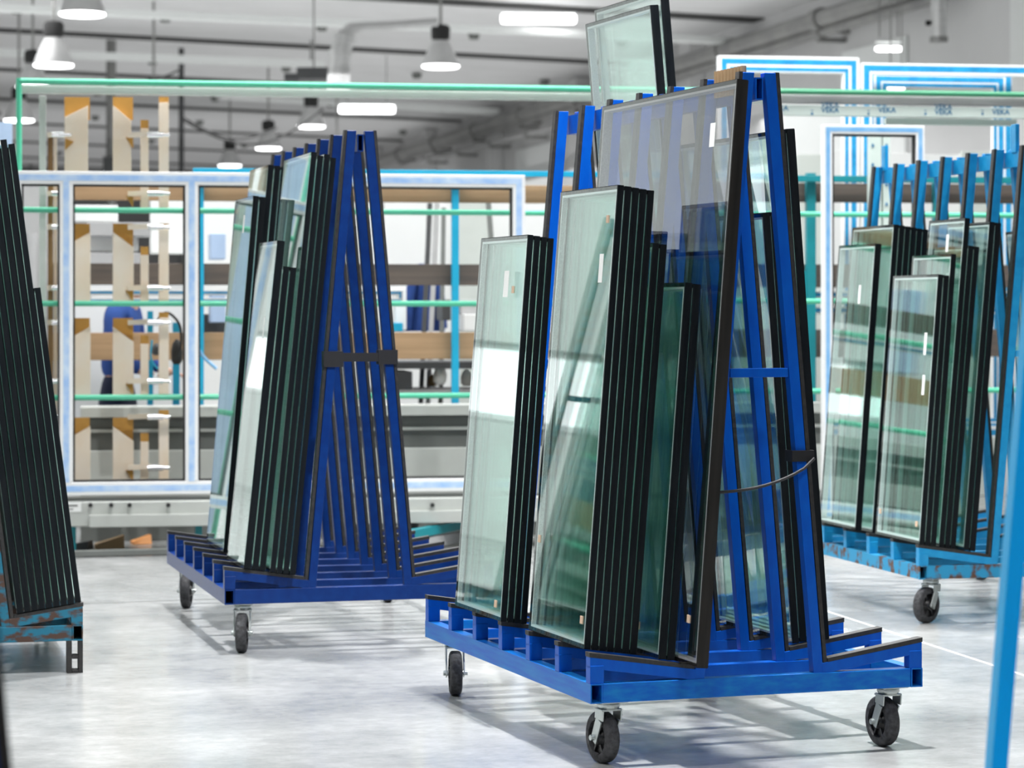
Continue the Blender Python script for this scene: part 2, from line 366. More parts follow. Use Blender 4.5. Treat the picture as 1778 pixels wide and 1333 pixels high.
def make_cart(label, X, Y, deg, L, paint, base_paint, yaws=None, base=.20, n=7, top=2.14, foot='caster', beam=True, group=None, ends=False, Wd=CART_W, fo=.22, rub=True):
    fr = Frame(X, Y, deg); r = fr.empty('glass_cart'); tag(r, label, 'cart', group)
    zt = base + .06; H = .06; cx = Wd / 2; xf = cx - fo; xa = cx - .055
    ys = [.02 + i * (L - .04) / (n - 1) for i in range(n)]
    for x in (.02, Wd - .02):
        MB().hollow((x, -.002, base + .03), (x, L + .002, base + .03), .04, .06).obj('side_rail', base_paint, r)
    for i, y in enumerate(ys):
        z0 = base if i in (0, n - 1) else base + .02
        MB().box(.041, Wd - .041, y - .02, y + .02, z0, zt).obj('cross_beam', base_paint if i in (0, n - 1) else paint, r, .002)
        for s in (-1, 1):
            def X_(x, s=s): return x if s < 0 else Wd - x
            # upright: outer face leans inwards
            pr = [(X_(xf), zt - .01), (X_(xf + .033), zt - .01), (X_(xa + .038), top), (X_(xa), top)]
            lg = MB().quadbar(pr, y - .017, y + .017).obj('upright', paint, r, .002)
            pr = [(X_(xf - .013), zt + .03), (X_(xf - .0005), zt + .03), (X_(xa - .0005), top + .002), (X_(xa - .013), top + .002)]
            if rub: MB().quadbar(pr, y - .015, y + .015).obj('rubber_strip', 'rubber', lg)
            # sloping slat with its rubber
            zi = zt + .030; zo = zt + .030 + xf * .1495
            pr = [(X_(0), zo - .034), (X_(xf + .005), zi - .034), (X_(xf + .005), zi), (X_(0), zo)]
            sl = MB().quadbar(pr, y - .018, y + .018).obj('slat', paint, r, .0015)
            pr = [(X_(-.002), zo + .0004), (X_(xf - .014), zi + .0024), (X_(xf - .014), zi + .0148), (X_(-.002), zo + .0148)]
            MB().quadbar(pr, y - .018, y + .018).obj('slat_rubber', 'rubber', sl)
            MB().box(X_(.0), X_(.045), y - .0195, y + .0195, zt, zo - .026).obj('slat_post', paint, r, .002)
    if beam:
        MB().hollow((cx, ys[0] - .015, top - .05), (cx, ys[-1] + .015, top - .05), .026, .07).obj('ridge_beam', paint, r)
    z = 1.19
    xl = xf + TAN_LEG * (z - .26) + .03
    for y in (ys[0], ys[-1]):
        MB().box(xl + .01, Wd - xl - .01, y - .015, y + .012, z, z + .028).obj('spreader_bar', paint, r, .0015)
    if foot == 'caster':
        yw = yaws or [0, 0, 0, 0]
        for (x, y), a in zip(((.085, .07), (Wd - .085, .07), (.085, L - .09), (Wd - .085, L - .09)), yw): caster(r, x, y, base, math.radians(a))
    else:
        for x in (.03, Wd - .03):
            for y in (.03, L - .03):
                m = MB(); m.box(x - .03, x - .012, y - .03, y + .03, 0, base); m.box(x + .014, x + .03, y - .03, y + .03, 0, base)
                m.box(x - .011, x + .013, y - .03, y + .03, 0, .012); m.box(x - .011, x + .013, y - .03, y + .03, .055, .068); m.obj('foot', 'rubber' if x > .5 else paint, r, .001)
    if ends:
        for y in (ys[0] + .16, ys[-1] - .05):
            MB().box(cx - .02, cx + .0, y, y + .05, top - .02, top + .11).obj('lifting_lug', paint, r, .002)
    return fr, r
ORD = ['outermost', 'second', 'third', 'fourth', 'fifth', 'sixth', 'seventh', 'eighth', 'ninth', 'tenth', 'eleventh']
def stack(fr, side, x_out, y0, y1, ht, n, th, lean, where, base=.20, Wd=CART_W, labels=(), pads=(), dz=None, seal='seal', gap=.0015, dy=None, group=None, fo=.22, gm='glass'):
    """n sealed glass units; x_out is the outer face of the outermost at the slats, lean is the tangent of the tilt"""
    ph = math.atan(lean)
    for i in range(n):
        h = ht + (dz[i] if dz else 0); d = (th + gap) * i
        sgn = 1 if side == 'left' else -1
        x = x_out + d / math.cos(ph)
        z = slat_z(x, base, fo) + .0150
        e = bpy.data.objects.new('glass_unit', None); col.objects.link(e); e.empty_display_size = .1
        oy = (dy[i] if dy else 0)
        lx = x if side == 'left' else Wd - x
        p = fr.o + fr.u * lx + fr.n * (y0 + oy) + Vector((0, 0, z + .004))
        e.location = p
        e.rotation_euler = (Matrix.Rotation(fr.a, 4, 'Z') @ Matrix.Rotation(ph * sgn, 4, 'Y')).to_euler()
        wd = y1 - y0 - (abs(oy))
        pos = ORD[i] + (' and only' if n == 1 else '')
        lab = 'black-edged glass unit, %s' % where if n == 1 else 'black-edged glass unit, %s, %s' % ('outermost' if i == 0 else ORD[i] + ' from outside', where)
        tag(e, lab, 'glass unit', group or 'glass units in the ' + where)
        def B(a, b):
            return (a, b) if side == 'left' else (-b, -a)
        g = .004
        for a, b in ((0, g), (th - g, th)):
            q = B(a, b); MB().box(q[0], q[1], 0, wd, 0, h).obj('glass_pane', gm, e)
        q = B(g * .45, th - g * .45)
        m = MB(); 
        q2 = B(g + .0001, th - g - .0001)
        m.yzframe(q2[0], q2[1], .0, wd, .0, h, .010)
        for (ya, yb) in ((-.0025, -.0001), (wd + .0001, wd + .0025)): m.box(q[0], q[1], ya, yb, 0, h)
        m.box(q[0], q[1], 0, wd, h + .0001, h + .0025); m.box(q[0], q[1], 0, wd, -.0025, -.0001)
        m.obj('edge_seal', seal, e)
        q3 = B(g + .0002, th - g - .0002)
        MB().yzframe(q3[0], q3[1], .0105, wd - .0105, .0105, h - .0105, .007).obj('spacer_bar', 'spacer', e)
        if i == 0 or True:
            for (k, fy, fz, sx, sz) in labels:
                if k == i:
                    q = B(-.0008, -.0002); MB().box(q[0], q[1], wd * fy, wd * fy + sx, h * fz, h * fz + sz).obj('paper_label', 'paper', e)
            for (k, fy, fz) in pads:
                if k == i:
                    q = B(-.003, -.0002); MB().box(q[0], q[1], wd * fy, wd * fy + .022, h * fz, h * fz + .024).obj('cork_pad', 'cork', e)
# ---- nearest blue cart
C1, cart1 = make_cart('bright blue A-frame glass cart on casters, the nearest one in the middle', .2386, 7.895, 18.9, 1.72, 'blue', 'bluescuff', yaws=[188, 184, -14, 10])
NB = 'nearest blue cart'
stack(C1, 'left', .010, .085, .60, 1.43, 5, .0235, .078, 'tall front stack, left side of ' + NB, labels=[(0, 0.14, .79, .035, .09)], pads=[(0, 0.09, .92), (0, 0.04, .05), (0, 0.89, .20)])
stack(C1, 'left', .1365, .085, .55, 1.27, 2, .024, .080, 'pair against tall front stack, ' + NB)
stack(C1, 'left', -.02, .80, 1.30, 1.29, 4, .0225, .075, 'rear stack, left side of ' + NB, labels=[(0, 0.32, .84, .05, .09)], pads=[(0, 0.19, .85), (0, 0.09, .03)])
stack(C1, 'left', .231, .02, .45, 1.16, 2, .027, .076, 'lowest front pair, left side of ' + NB, labels=[(0, 0.59, .74, .035, .085)], pads=[(0, 0.39, .06)])
stack(C1, 'left', .231, .47, 1.01, 1.34, 2, .027, .076, 'mid-height rear pair, left side of ' + NB)
stack(C1, 'left', .290, -.14, 1.01, 1.79, 1, .040, .075, 'the widest and tallest, left side of ' + NB, seal='seal2', gm='glass_grey', labels=[(0, .12, .89, .04, .075)], pads=[(0, .06, .07)])
stack(C1, 'right', .200, .26, 1.16, 1.66, 2, .030, .075, 'taller pair, right side of ' + NB)
stack(C1, 'right', .262, .30, .95, 1.40, 2, .026, .075, 'shorter pair, right side of ' + NB)
stack(C1, 'right', .185, 1.20, 1.86, 2.17, 2, .034, .088, 'narrow pair rising above ridge of ' + NB, gap=.008, dz=[0.05, 0])
# cardboard tubes lashed to the ridge
m = MB()
for k in range(9): m.tube([(.535, .06 + .026 * k, 2.08), (.535, .06 + .026 * k, 2.165)], .010, 8)
o = m.obj('corrugated_strip', 'card', None); o.location = C1.o + C1.u * .0; o.rotation_euler = (0, 0, C1.a)
tag(o, 'strip of brown corrugated cardboard at the top of the nearest blue cart', 'cardboard strip')
o.parent = None
# strap on the right front leg
T = Thing(C1, 'lashing_strap', 'black strap tied round the right front leg of the nearest blue cart', 'strap')
def legx(z): return CART_W - (CART_W / 2 - .22 + (z - .26) * TAN_LEG)
z = .925; x1 = legx(z) + .018; x0 = legx(z) - .050
T.part('strap_band', MB().box(x0, x1, -.006, -.001, z, z + .035).box(x0 - .004, x0, -.006, .05, z, z + .035).box(x1, x1 + .004, -.006, .05, z, z + .035), 'strap')
pts = []
for k in range(11):
    f = k / 10; pts.append((x1 + (0.39 - x1) * f, -.014 - .012 * math.sin(f * math.pi), z + .01 - .10 * f ** .6 - .025 * math.sin(f * math.pi) * .6))
T.part('strap_cord', MB().tube(pts, .005, 8), 'strap'); T.done()
# ---- second blue cart
C2, cart2 = make_cart('blue A-frame glass cart on casters, further back left of the nearest', -1.17, 10.55, 15.0, 1.80, 'dblue_shade', 'dblue_shade', yaws=[-14, 10, -16, -5])
N2 = 'further blue cart'
stack(C2, 'left', .075, -.01, .43, 1.34, 1, .034, .104, 'single low front one on the ' + N2, labels=[(0, 0.19, .70, .03, .09)])
stack(C2, 'left', .112, .00, .40, 1.24, 2, .028, .104, 'short dark front pair, ' + N2)
stack(C2, 'left', .180, -.03, .60, 1.72, 4, .0255, .100, 'tall front stack, left side of ' + N2, dz=[0, -.01, 0, -.01])
stack(C2, 'left', .11, .77, 1.27, 1.56, 2, .028, .085, 'outer rear pair, ' + N2, labels=[(0, 0.34, .9, .04, .08)])
stack(C2, 'left', .185, .95, 1.45, 1.72, 3, .028, .090, 'rear stack against frame of ' + N2)
T = Thing(C2, 'tape_band', 'black tape wound round the spreader bar of the further blue cart', 'tape')
z = 1.175; xl = CART_W / 2 - .22 + (z - .26) * TAN_LEG
T.part('tape_turn', MB().box(xl - .016, xl + .065, -.004, .045, z - .01, z + .055), 'strap'); T.part('tape_turn', MB().box(CART_W - xl - .065, CART_W - xl + .016, -.004, .045, z, z + .06), 'strap')
T.part('tape_cross', MB().box(xl + .065, CART_W - xl - .065, -.001, .003, z + .012, z + .048), 'strap'); T.done()
# ---- light blue cart on the right
C3, cart3 = make_cart('light blue A-frame glass cart with rusty base rails, on the right', 1.813, 11.54, 13.5, 1.85, 'sky', 'skyrust', yaws=[-58, 20, -20, 10], ends=True)
N3 = 'light blue cart'
stack(C3, 'left', .0, .0, .53, 1.20, 2, .026, .075, 'low front pair, left side of ' + N3, labels=[(0, 0.14, .70, .03, .10), (0, 0.12, .55, .03, .09)], pads=[(0, 0.06, .06), (0, 0.89, .08)])
stack(C3, 'left', .055, .0, .45, 1.30, 1, .026, .075, 'just behind low front pair of ' + N3)
stack(C3, 'left', .102, .02, .43, 1.47, 3, .026, .085, 'dark middle stack, left side of ' + N3, labels=[(0, 0.39, .90, .03, .08), (0, 0.32, .78, .03, .08)], dz=[0, -.12, -.12])
stack(C3, 'left', .212, .0, .48, 1.47, 2, .028, .085, 'inner pair against frame of ' + N3)
stack(C3, 'left', -.035, .70, 1.18, 1.35, 1, .034, .075, 'low one at far left of ' + N3, labels=[(0, 0.29, .79, .03, .09)])
stack(C3, 'left', .035, .66, 1.20, 1.45, 6, .028, .075, 'thick black rear stack, ' + N3)
stack(C3, 'right', .14, .05, .80, 1.45, 3, .030, .085, 'stack on right side of ' + N3)
# ---- teal rusty rack on the left edge of the picture
C4, cart4 = make_cart('rusty teal A-frame glass rack on skid feet, cut off by the left edge', -2.75, 9.72, 14.5, 1.80, 'teal_rust', 'teal_rust', base=.125, foot='skid', top=2.10, fo=.29)
N4 = 'rusty teal rack'
stack(C4, 'right', .004, .02, .85, 1.22, 1, .026, .128, 'shorter outermost one on the ' + N4, base=.125, fo=.29)
stack(C4, 'right', .032, .0, .90, 1.78, 8, .026, .128, 'tall stack on the ' + N4, base=.125, fo=.29, dz=[0, .02, 0, .03, 0, .02, .05, .03])
# ---- carts of which only a leg reaches the picture
Z = .517; C5 = None
def cart_by_leg(label, wx, wy, deg, L, paint, side, rib_y):
    a = math.radians(deg); u = Vector((math.cos(a), math.sin(a))); v = Vector((-math.sin(a), math.cos(a)))
    o = Vector((wx, wy)) - u * side - v * rib_y
    return make_cart(label, o.x, o.y, deg, L, paint, paint, rub=(paint != 'sky2'))
cart_by_leg('light blue cart of which one leg crosses the lower right corner', .905, 4.95, 13.5, 1.7, 'sky2', CART_W / 2 - .22 + .02, 1.68)
cart_by_leg('very dark blue cart whose leg edge shows at the lower left corner', -.655, 3.3, 14, 1.7, 'dblue_shade', CART_W / 2 + .22 - .051, .02)
# ------------------------------------------------------------------ frame assembly station behind the carts
S = Frame(-2.85, 15.0, 9.5)
def bxp(mb, x0, y0, x1, y1, off, th, fr=S):     # a box whose front face covers the given stretch of the photograph, rows taken at its middle
    xm = (x0 + x1) / 2
    a0 = fr.at(x0, HZ, off).x; a1 = fr.at(x1, HZ, off).x
    z0 = fr.at(xm, y1, off).z; z1 = fr.at(xm, y0, off).z
    mb.box(a0, a1, off, off + th, max(z0, 0.002), z1); return mb
T = Thing(S, 'tube_rack', 'tall rack of mint green tubes and a pale top beam behind the carts', 'rack')
def gtube(y, x0, x1, r, off=0):
    xm = (x0 + x1) / 2; a0 = S.at(x0, HZ, off); a1 = S.at(x1, HZ, off); z = S.at(xm, y, off).z
    return MB().tube([(a0.x, off, z), (a1.x, off, z)], r, 12)
gt = T.part('top_tube', gtube(150, 33, 1340, .018), 'green')
T.part('top_tube', gtube(162, 1340, 1850, .018), 'dgreen')
for y, nm in ((367, 'cross_tube'), (527, 'cross_tube'), (688, 'cross_tube')):
    T.part(nm, gtube(y, 33, 985, .017), 'green')
    yy = {367: 372, 527: 523, 688: 679}[y]
    T.part(nm, gtube(yy, 985, 1850, .017), 'green')
T.part('top_beam', bxp(MB(), 33, 157, 1342, 170, .03, .06), 'pale', bevel=.003)
T.part('top_beam', bxp(MB(), 1342, 167, 1850, 182, .03, .06), 'grey', bevel=.003)
p0 = S.at(33, 141, 0); T.part('end_tube', MB().tube([(p0.x, 0, .0), (p0.x, 0, p0.z + .018)], .017, 12), 'green')
for x in (76, 1842): 
    T.part('rack_post', bxp(MB(), x - 8, 166, x + 4, 960, .10, .05), 'pale', bevel=.003)
T.done()
# clamp rig with tan boards
T = Thing(S, 'clamping_rig', 'row of tan slotted boards with clamp arms standing in the green tube rack', 'clamping rig')
def tanboard(x0, x1, ytop, ybot, slope, off=.14, cut=True):
    a0 = S.at(x0, HZ, off).x; a1 = S.at(x1, HZ, off).x; xm = (x0 + x1) / 2
    zb = max(S.at(xm, ybot, off).z, .003); zt = S.at(xm, ytop, off).z
    zl, zr = (zt - slope, zt) if slope > 0 else (zt, zt + slope)
    m = MB().quadbar([(a0, zb), (a1, zb), (a1, zr), (a0, zl)], off, off + .06); return m
for x0, x1, sl in ((112, 153, .07), (196, 228, -.09)):
    for yt, yb in ((178, 323), (398, 527), (562, 690), (735, 842)):
        b = T.part('tan_board', tanboard(x0 + (8 if yt > 300 and x0 < 150 else 0), x1 + (4 if yt > 300 else 0), yt + 5, yb, sl), 'tan', bevel=.002)
        bm = MB(); a0 = S.at(x0, HZ, .2).x; a1 = S.at(x1 + 3, HZ, .2).x; z1 = S.at(x0, yt - 10, .2).z; z0 = S.at(x0, yt + 30, .2).z
        bm.box(a0, a1, .205, .22, z0, z1); T.part('ochre_cut_end', bm, 'ochre')
for yt, yb in ((178, 370), (398, 527), (552, 690), (722, 842)):
    T.part('narrow_board', bxp(MB(), 244, yt + 45, 258, yb, .14, .05), 'tan', bevel=.002)
    T.part('narrow_board', bxp(MB(), 276, yt, 293, yb, .16, .05), 'tan', bevel=.002)
    T.part('ochre_cut_end', bxp(MB(), 276, yt - 10, 293, yt - .5, .18, .03), 'ochre')
    T.part('ochre_cut_end', bxp(MB(), 244, yt + 30, 258, yt + 44.5, .15, .03), 'ochre')
T.part('brown_pole', bxp(MB(), 83, 235, 92, 840, .12, .05), 'brown'); T.part('pole_rail', bxp(MB(), 93, 240, 99, 830, .14, .04), 'tan')
for y in (234, 336, 394, 500, 560, 662, 724, 812):
    for xa, xb, x2 in ((82, 112, 96), (222, 283, 262)):
        a = S.at(xa, y, .08); b = S.at(x2, y, .08); c = S.at(xb, y, .08)
        T.part('clamp_arm', MB().bar((a.x, .11, a.z), (b.x, .11, b.z + .005), .02, .03), 'tan')
        cl = T.part('clamp_cylinder', MB().tube([(b.x - .02, .08, b.z), (c.x, .08, b.z)], .018, 10), 'chrome')
        T.part('clamp_screw', MB().tube([(c.x, .08, b.z), (c.x + .04, .08, b.z)], .011, 10), 'chrome', cl)
    a = S.at(218, y + 4, .13); T.part('ochre_wedge', MB().quadbar([(a.x, a.z), (a.x + .045, a.z - .07), (a.x + .045, a.z)], .125, .138), 'ochre')
    a = S.at(113, y + 6, .13); T.part('ochre_wedge', MB().quadbar([(a.x, a.z - .07), (a.x + .05, a.z - .02), (a.x, a.z)], .125, .138), 'ochre')
T.done()
# window profile frames
def wframe(name_label, fr, x0, y0, x1, y1, off, wd, film, mull=(), dep=.07, fw=.45, group=None, low=True, gask=True, tilt=0, marks=True, fin=None):
    T = Thing(fr, 'window_frame', name_label, 'window frame', group)
    xm = (x0 + x1) / 2; a0 = fr.at(x0, HZ, off).x; a1 = fr.at(x1, HZ, off).x
    zt = fr.at(xm, y0, off).z; zb = max(.003, fr.at(xm, y1, off).z)
    def fm(mb, m): return mb.obj
    bars = [('top_bar', a0, a1, zt - wd, zt), ('bottom_bar', a0, a1, zb, zb + wd), ('side_bar', a0, a0 + wd, zb + wd, zt - wd), ('side_bar', a1 - wd, a1, zb + wd, zt - wd)]
    for mx in mull:
        am = fr.at(mx, HZ, off).x; bars.append(('mullion', am - wd / 2, am + wd / 2, zb + wd, zt - wd))
    for nm, xa, xb, za, zb_ in bars:
        b = T.part(nm, MB().box(xa, xb, off, off + dep, za, zb_), 'pvc', bevel=.004)
        for k0, k1 in (fw if isinstance(fw, list) else [((1 - fw) / 2, (1 + fw) / 2)]):      # fractions from the outer rim
            if nm == 'top_bar': q = MB().box(xa + wd * k0, xb - wd * k0, off - .0015, off - .0002, zb_ - wd * k1, zb_ - wd * k0)
            elif nm == 'bottom_bar': q = MB().box(xa + wd * k0, xb - wd * k0, off - .0015, off - .0002, za + wd * k0, za + wd * k1)
            elif xa == a0: q = MB().box(xa + wd * k0, xa + wd * k1, off - .0014, off - .0002, za, zb_ + wd * (1 - k1))
            else: q = MB().box(xb - wd * k1, xb - wd * k0, off - .0014, off - .0002, za, zb_ + wd * (1 - k1))
            T.part('protective_film', q, film, b)
    if gask:
        ms = sorted([a0 + wd / 2] + [fr.at(mx, HZ, off).x for mx in mull] + [a1 - wd / 2])
        for p, q in zip(ms, ms[1:]):
            T.part('gasket', MB().rectframe(p + wd / 2, q - wd / 2, off + .012, off + .05, zb + wd, zt - wd, .012), 'gasket')
    return T.done()
wframe('big white window frame with pale blue film lying across the green tubes', S, 14, 300, 912, 856, -.12, .075, 'film', mull=(115, 333))
wframe('white window frame with blue film at the top right, the left of the upper two', S, 1248, 98, 1492, 760, 1.25, .108, 'film2', dep=.06, fw=[(.18, .50), (.68, .90)], gask=False)
wframe('white window frame with blue film cut by the right edge of the picture', S, 1496, 112, 1890, 760, 1.25, .075, 'film2', dep=.06, fw=[(.2, .72)], gask=False)
wframe('narrower inner frame with blue film behind the top right window frame', S, 1506, 118, 1757, 760, 1.42, .13, 'film2', dep=.06, fw=[(.04, .34), (.46, .72), (.82, .99)], gask=False)
wframe('small white window frame with blue film standing behind the light blue cart', S, 1430, 217, 1606, 900, -.45, .055, 'film3', dep=.06, fw=.45)
# printed profiles
def textmesh(s, size, m, parent, p):
    cu = bpy.data.curves.new('print', 'FONT'); cu.body = s; cu.size = size; cu.extrude = .0006; cu.offset = .0004
    o = bpy.data.objects.new('print', cu); col.objects.link(o)
    dg = bpy.context.evaluated_depsgraph_get(); me = bpy.data.meshes.new_from_object(o.evaluated_get(dg))
    bpy.data.objects.remove(o); me.transform(Matrix.Rotation(math.radians(90), 4, 'X')); me.transform(Matrix.Translation(p))
    me.materials.clear(); me.materials.append(M[m])
    q = bpy.data.objects.new('printed_word', me); col.objects.link(q); q.parent = parent; return q
T = Thing(S, 'printed_profile', 'long pale profile printed with small blue words under the green top tube', 'profile')
pp = T.part('profile_bar', bxp(MB(), 1330, 185, 1850, 203, .02, .05), 'pgreen', bevel=.003)
for px, rows in ((1352, 1), (1440, 2), (1539, 1), (1637, 2), (1737, 1), (1836, 2)):
    p = S.at(px - 14, 0, .018)
    for r in range(rows):
        yy = (198 if rows == 2 else 196) + (px - 1590) * .018 - r * 9
        textmesh('VEKA', .046, 'ink', pp, Vector((p.x, .0185, S.at(px, yy, .018).z)))
for px in (1410, 1508, 1607, 1706):
    p = S.at(px, 194, .018); T.part('printed_mark', MB().box(p.x - .006, p.x + .006, .0185, .0195, p.z - .02, p.z - .004).box(p.x - .008, p.x + .008, .0185, .0195, p.z + .006, p.z + .010), 'ink', pp)
T.done()
T = Thing(S, 'mitred_profile', 'short pale profile with mitred ends just below the printed profile', 'profile')
T.part('profile_bar', bxp(MB(), 1538, 206, 1766, 217, .10, .05), 'pgreen', bevel=.003); T.done()
for k, (x0, x1, lab) in enumerate([(1510, 1530, 'pale printed profile standing behind the small window frame'), (1534, 1546, 'narrow pale printed profile beside the other standing one')]):
    T = Thing(S, 'standing_profile', lab, 'profile'); b = T.part('profile_bar', bxp(MB(), x0, 228, x1, 620, .6, .05), 'pgreen')
    for j in range(4):
        p = S.at(x0 + 4, 255 + j * 34, .595); T.part('printed_mark', MB().box(p.x, p.x + .012, .594, .5995, p.z, p.z + .02), 'ink', b)
    T.done()
# press table that carries the big frame
T = Thing(S, 'press_table', 'long light grey press beam with black knobs under the big window frame', 'machine')
t0 = T.part('table_beam', bxp(MB(), 98, 866, 1120, 908, -.17, .30), 'machine', bevel=.006)
T.part('table_rail', bxp(MB(), 98, 860, 1120, 866, -.10, .2), 'mdark')
T.part('beam_flange', bxp(MB(), 155, 888, 1120, 909, -.20, .028), 'machine', bevel=.003)
for x in (157, 193, 225, 292, 560, 620, 750): 
    a = S.at(x, 876, -.17); T.part('knob', MB().lathe((a.x, -.205, a.z), (0, 1, 0), [(0, .008), (.004, .013), (.02, .013), (.034, .008)], 14), 'gasket')
a = S.at(108, 872, -.17); b = S.at(141, 888, -.17)
lb = T.part('type_plate', MB().box(a.x, b.x, -.1725, -.1705, b.z, a.z), 'paper')
T.part('plate_print', MB().box(a.x + .02, b.x - .02, -.1735, -.1727, b.z + .030, b.z + .040).box(a.x + .03, b.x - .045, -.1735, -.1727, b.z + .012, b.z + .018), 'mdark', lb)
for x in (126, 345, 615, 720, 990):
    T.part('table_leg', bxp(MB(), x - 6, 906, x + 6, 975, -.10, .06), 'teal' if x < 400 else 'dgrey', bevel=.002)
T.done()
# long grey cabinet behind
T = Thing(S, 'machine_cabinet', 'long grey machine cabinet with dark recesses behind the big window frame', 'machine')
T.part('body', bxp(MB(), 140, 722, 1430, 1010, .62, .22), 'mdark')
T.part('top_lip', bxp(MB(), 140, 703, 1430, 721, .55, .29), 'machine', bevel=.004)
T.part('guide_rail', bxp(MB(), 140, 741, 1430, 746, .585, .03), 'machine')
T.part('front_panel', bxp(MB(), 140, 777, 1430, 858, .575, .04), 'machine', bevel=.004)
T.done()
# plank rack
T = Thing(S, 'plank_rack', 'cyan steel rack with uprights carrying wide wooden planks behind the tube rack', 'rack')
T.part('top_rail', bxp(MB(), 335, 296, 1330, 306, .86, .05), 'cyan', bevel=.003)
T.part('top_rail', bxp(MB(), 1330, 306, 1850, 317, .86, .05), 'teal', bevel=.003)
for x0, x1, m in ((342, 354, 'cyan'), (785, 797, 'cyan'), (1401, 1417, 'teal'), (1622, 1634, 'teal')):
    T.part('rack_upright', bxp(MB(), x0, 300, x1, 905, .92, .05), m, bevel=.003)
a = S.at(1400, 470, .92); b = S.at(1380, 700, .92); T.part('brace', MB().bar((a.x, .945, a.z), (b.x, .945, b.z), .03, .03), 'teal')
T.done()
for (x0, y0, x1, y1, m, lab) in [(90, 319, 1060, 350, 'wood', 'topmost tan plank on the left half of the cyan rack'), (90, 458, 1060, 495, 'dwood', 'dark brown plank in the middle of the cyan rack, left half'),
                             (90, 577, 1060, 624, 'wood', 'lowest tan plank on the left half of the cyan rack'), (1062, 318, 1850, 351, 'dwood', 'topmost dark plank on the right half of the teal rack'),
                             (1062, 459, 1850, 499, 'dwood', 'middle dark plank on the right half of the teal rack'), (1062, 572, 1850, 620, 'dwood', 'lowest dark plank on the right half of the teal rack')]:
    solo(S, 'plank', bxp(MB(), x0, y0, x1, y1, .98, .06), m, lab, 'plank', 'planks on the rack', bevel=.003)
# window frames lying on the planks further back
wframe('white window frame lying low behind the middle plank, blue film on its rail', S, 150, 503, 700, 527, 1.3, .035, 'film2', dep=.05, fw=.4, gask=False)
wframe('blue-filmed frame seen behind the middle plank on the right', S, 1330, 505, 1820, 545, 1.12, .05, 'film2', dep=.05, fw=.5, gask=False)
# white sheets leaning behind
xs = [338, 430, 520, 602, 668, 742, 790, 852, 905, 1000, 1090, 1180, 1270, 1345, 1384, 1440, 1520, 1590, 1670, 1740, 1830]
nm = ['first', 'second', 'third', 'fourth', 'fifth', 'sixth', 'seventh', 'eighth', 'ninth', 'tenth', 'eleventh', 'twelfth', 'thirteenth', 'fourteenth', 'fifteenth', 'sixteenth', 'seventeenth', 'eighteenth', 'nineteenth', 'twentieth']
for i, (x0, x1) in enumerate(zip(xs, xs[1:])):
    solo(S, 'white_sheet', bxp(MB(), x0, (262 if x0 > 1000 else 322) + (i % 3) * 3, x1 - 2, 925, 3.4 + .05 * (i % 2), .04), 'white' if i % 4 != 2 else 'pale', 'white panel standing upright behind the plank rack, %s from the left' % nm[i], 'panel', 'white panels behind the plank rack', bevel=.003)
# white curtain walling on the right
solo(S, 'wall_partition', bxp(MB(), 1335, 172, 1470, 700, 6.5, .05), 'wallp', kind='structure')
# leaning dark and light profiles
for k, (xa, ya, xb, yb, m, lab) in enumerate([(750, 352, 740, 456, 'dgrey', 'dark profile leaning against the white panels'), (762, 352, 752, 456, 'grey', 'grey profile leaning next to the dark one'), (774, 360, 768, 430, 'mdark', 'shorter grey-black profile leaning beside the cyan upright'),
                                           (852, 352, 852, 425, 'mdark', 'thin dark upright bar right of the cyan upright')]):
    a = S.at(xa, ya, 2.2); b = S.at(xb, yb, 2.9 - .6)
    d = (a - b).normalized(); b2 = b - d * (b.z / d.z)
    solo(S, 'leaning_profile', MB().bar((a.x, 2.3, a.z), (b2.x, 2.0, .02), .03, .02), m, lab, 'profile', 'profiles leaning on the white panels')
# workbench clutter between the planks
T = Thing(S, 'workbench', 'grey steel workbench seen under the lowest plank', 'workbench')
T.part('bench_top', bxp(MB(), 640, 628, 1000, 640, 1.5, .6), 'dgrey'); T.part('bench_shelf', bxp(MB(), 640, 676, 1000, 684, 1.5, .6), 'grey')
for x in (660, 985): T.part('bench_leg', bxp(MB(), x, 640, x + 8, 905, 1.52, .05), 'dgrey')
T.part('drawer_box', bxp(MB(), 690, 645, 716, 676, 1.5, .5), 'dgrey'); T.done()
def lump(px, py, r, off, m, label, name, cat, sq=1.2):
    p = S.at(px, py, off); q = MB(); q.lathe((p.x, off, p.z - r * sq), (0, 0, 1), [(0, r * .55), (r * .25 * sq, r * .92), (r * sq, r), (r * 1.6 * sq, r * .75), (r * 1.95 * sq, r * .25)], 16)
    return solo(S, name, q, m, label, cat)
lump(764, 650, .045, 1.6, 'paper', 'white bottle on the shelf beside the cyan upright', 'bottle', 'bottle', 1.5)
lump(752, 660, .035, 1.8, 'card', 'brown jar behind the white bottle', 'jar', 'jar')
lump(810, 655, .04, 1.7, 'paper', 'white canister right of the cyan upright', 'canister', 'canister', 1.4)
